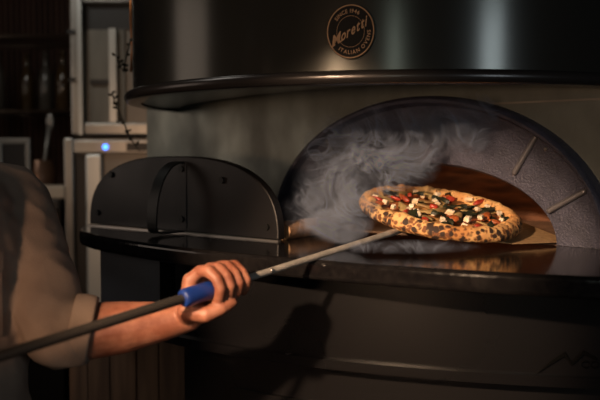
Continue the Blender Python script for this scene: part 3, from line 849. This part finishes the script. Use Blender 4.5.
# dried sprigs and copper tube by the hood's left side
def sprig(name, label, pts, d, seed, leaf_l=.016):
    root = thing(name, label, 'dried sprig', at(pts[0][0], pts[0][1], d)); o_ = Vector(root.location)
    P3 = [at(x, y, d + .01*math.sin(i)) - o_ for i, (x, y) in enumerate(pts)]
    b = MB(); b.tube(P3, [.0022]*(len(P3)-1)+[.001], 8); b.build('stem', M['twig'], root, True)
    rnd = random.Random(seed); b = MB()
    for i in range(len(P3)-1):
        for k in range(3):
            p = P3[i].lerp(P3[i+1], rnd.random()); dr_ = Vector((rnd.choice((-1, 1))*rnd.uniform(.5, 1), rnd.uniform(-.5, .5), rnd.uniform(.1, 1.1))).normalized()
            q_ = p + dr_*leaf_l*rnd.uniform(.8, 1.4); n_ = dr_.cross(Vector((0, 1, .3))).normalized()*.0042
            m_ = p.lerp(q_, .5); off = Vector((0, .0016, 0))
            b.add([p-off, m_+n_, q_, m_-n_, m_+off*1.5, m_-off*1.5], [(0, 1, 4), (1, 2, 4), (2, 3, 4), (3, 0, 4), (1, 0, 5), (2, 1, 5), (3, 2, 5), (0, 3, 5)])
    b.build('leaves', M['twig'], root)
sprig('dried_sprig', 'dark dried sprig hanging above the left end of the hood lip', [(130, 42), (126, 58), (123, 72), (119, 62), (115, 55)], 2.22, 3, .012)
sprig('dried_sprig', 'dark dried sprig hanging below the left end of the hood lip', [(112, 92), (115, 103), (121, 116), (126, 128), (131, 139), (140, 152)], 2.30, 5, .014)
b = MB(); tp = [at(131, -20, 2.35), at(131, 20, 2.35), at(132.5, 50, 2.35), at(131, 72, 2.35)]; o0_ = tp[0]
b.tube([p - o0_ for p in tp], .004, 12); o = b.build('copper_tube', M['cu'], None, True); o.location = o0_
tag(o, 'thin copper tube hanging down beside the hood', 'tube')

# ------------------------------------------------------------------ smoke
blobs = [((308, 215), 1.80, (.070, .045, .055)), ((325, 185), 1.84, (.080, .05, .090)), ((338, 150), 1.88, (.095, .05, .095)), ((378, 138), 1.84, (.095, .05, .085)),
         ((365, 178), 1.78, (.095, .05, .075)), ((405, 165), 1.76, (.085, .045, .055)), ((432, 130), 1.80, (.085, .045, .070)), ((352, 210), 1.62, (.060, .045, .055)), ((338, 240), 1.66, (.075, .05, .040)),
         ((468, 122), 1.74, (.075, .04, .07)), ((400, 251), 1.50, (.16, .045, .014))]
b = MB(); cs_ = []
for (px, py), d, r in blobs:
    c_ = at(px, py, d)
    if c_.z - r[2] < SH+.004: c_.z = SH + .004 + r[2]
    cs_.append((c_, r)); b.ell(c_, r)
me = remesh(b, 'smoke', .008, 2)
smoke = link('smoke_plume', me); tag(smoke, 'curling grey smoke rising in front of the arched oven mouth', 'smoke', kind='stuff')
m = bpy.data.materials.new('smoke'); m.use_nodes = True; nt = m.node_tree; N = nt.nodes; L = nt.links
for n in list(N): N.remove(n)
ou = N.new('ShaderNodeOutputMaterial'); pv = N.new('ShaderNodeVolumePrincipled'); L.new(pv.outputs[0], ou.inputs['Volume'])
pv.inputs['Color'].default_value = (.62, .73, 1.0, 1); pv.inputs['Anisotropy'].default_value = .1
tc = N.new('ShaderNodeTexCoord')
def math_(op, a, b_=None, clamp=False):
    n = N.new('ShaderNodeMath'); n.operation = op; n.use_clamp = clamp
    for i, q_ in enumerate((a, b_)):
        if q_ is None: continue
        if isinstance(q_, (int, float)): n.inputs[i].default_value = q_
        else: L.new(q_, n.inputs[i])
    return n.outputs[0]
env = None
for c_, r in cs_:
    s_ = N.new('ShaderNodeVectorMath'); s_.operation = 'SUBTRACT'; L.new(tc.outputs['Object'], s_.inputs[0]); s_.inputs[1].default_value = c_
    dv = N.new('ShaderNodeVectorMath'); dv.operation = 'DIVIDE'; L.new(s_.outputs[0], dv.inputs[0]); dv.inputs[1].default_value = r
    ln_ = N.new('ShaderNodeVectorMath'); ln_.operation = 'LENGTH'; L.new(dv.outputs[0], ln_.inputs[0])
    e1 = math_('SUBTRACT', 1.0, ln_.outputs['Value'], True)
    if r[2] < .02: e1 = math_('MULTIPLY', e1, .3)
    if c_.z < 1.30 and c_.x < .06 and r[2] > .02: e1 = math_('MULTIPLY', e1, .6)
    if c_.y < 1.63 and r[2] > .02: e1 = math_('MULTIPLY', e1, .5)
    env = e1 if env is None else math_('MAXIMUM', env, e1)
env = math_('POWER', math_('MULTIPLY', env, 1.8, True), 1.2)
def warp(src, scale, amp):
    n = N.new('ShaderNodeTexNoise'); n.inputs['Scale'].default_value = scale; n.inputs['Detail'].default_value = 1; L.new(src, n.inputs['Vector'])
    v = N.new('ShaderNodeVectorMath'); v.operation = 'MULTIPLY_ADD'; L.new(n.outputs['Color'], v.inputs[0]); v.inputs[1].default_value = (amp, amp, amp); L.new(src, v.inputs[2])
    return v.outputs[0]
w1 = warp(tc.outputs['Object'], 6, .30); w2 = warp(w1, 18, .06)
class wv: outputs = [w2]
mk = N.new('ShaderNodeTexNoise'); mk.inputs['Scale'].default_value = 9; mk.inputs['Detail'].default_value = 1; L.new(w1, mk.inputs['Vector'])
mr = N.new('ShaderNodeMapRange'); mr.inputs[1].default_value = .42; mr.inputs[2].default_value = .62; mr.inputs[3].default_value = .05; L.new(mk.outputs['Fac'], mr.inputs[0])
rid = None
for sc_, pw, wt, thin in ((7, 1.6, 1.0, 55), (13, 1.6, .9, 45), (25, 1.5, .7, 30)):
    mp = N.new('ShaderNodeMapping'); mp.inputs['Scale'].default_value = (1.15, .8, .72); L.new(wv.outputs[0], mp.inputs['Vector'])
    n = N.new('ShaderNodeTexNoise'); n.inputs['Scale'].default_value = sc_; n.inputs['Detail'].default_value = 2.5; n.inputs['Roughness'].default_value = .45; n.inputs['Distortion'].default_value = 0
    L.new(mp.outputs[0], n.inputs['Vector'])
    r_ = math_('SUBTRACT', n.outputs['Fac'], .5); r_ = math_('ABSOLUTE', r_); r_ = math_('MULTIPLY', r_, float(thin)); r_ = math_('SUBTRACT', 1.0, r_, True); r_ = math_('POWER', r_, pw); r_ = math_('MULTIPLY', r_, wt)
    rid = r_ if rid is None else math_('ADD', rid, r_)
rid = math_('ADD', math_('MULTIPLY', rid, mr.outputs[0]), 0.012)
den = math_('MULTIPLY', math_('MULTIPLY', rid, env), 215.0)
L.new(den, pv.inputs['Density'])
me.materials.append(m)
m.cycles.volume_step_rate = .12
SC.cycles.volume_step_rate = .5
SC.cycles.use_denoising = True
SC.cycles.max_bounces = 6
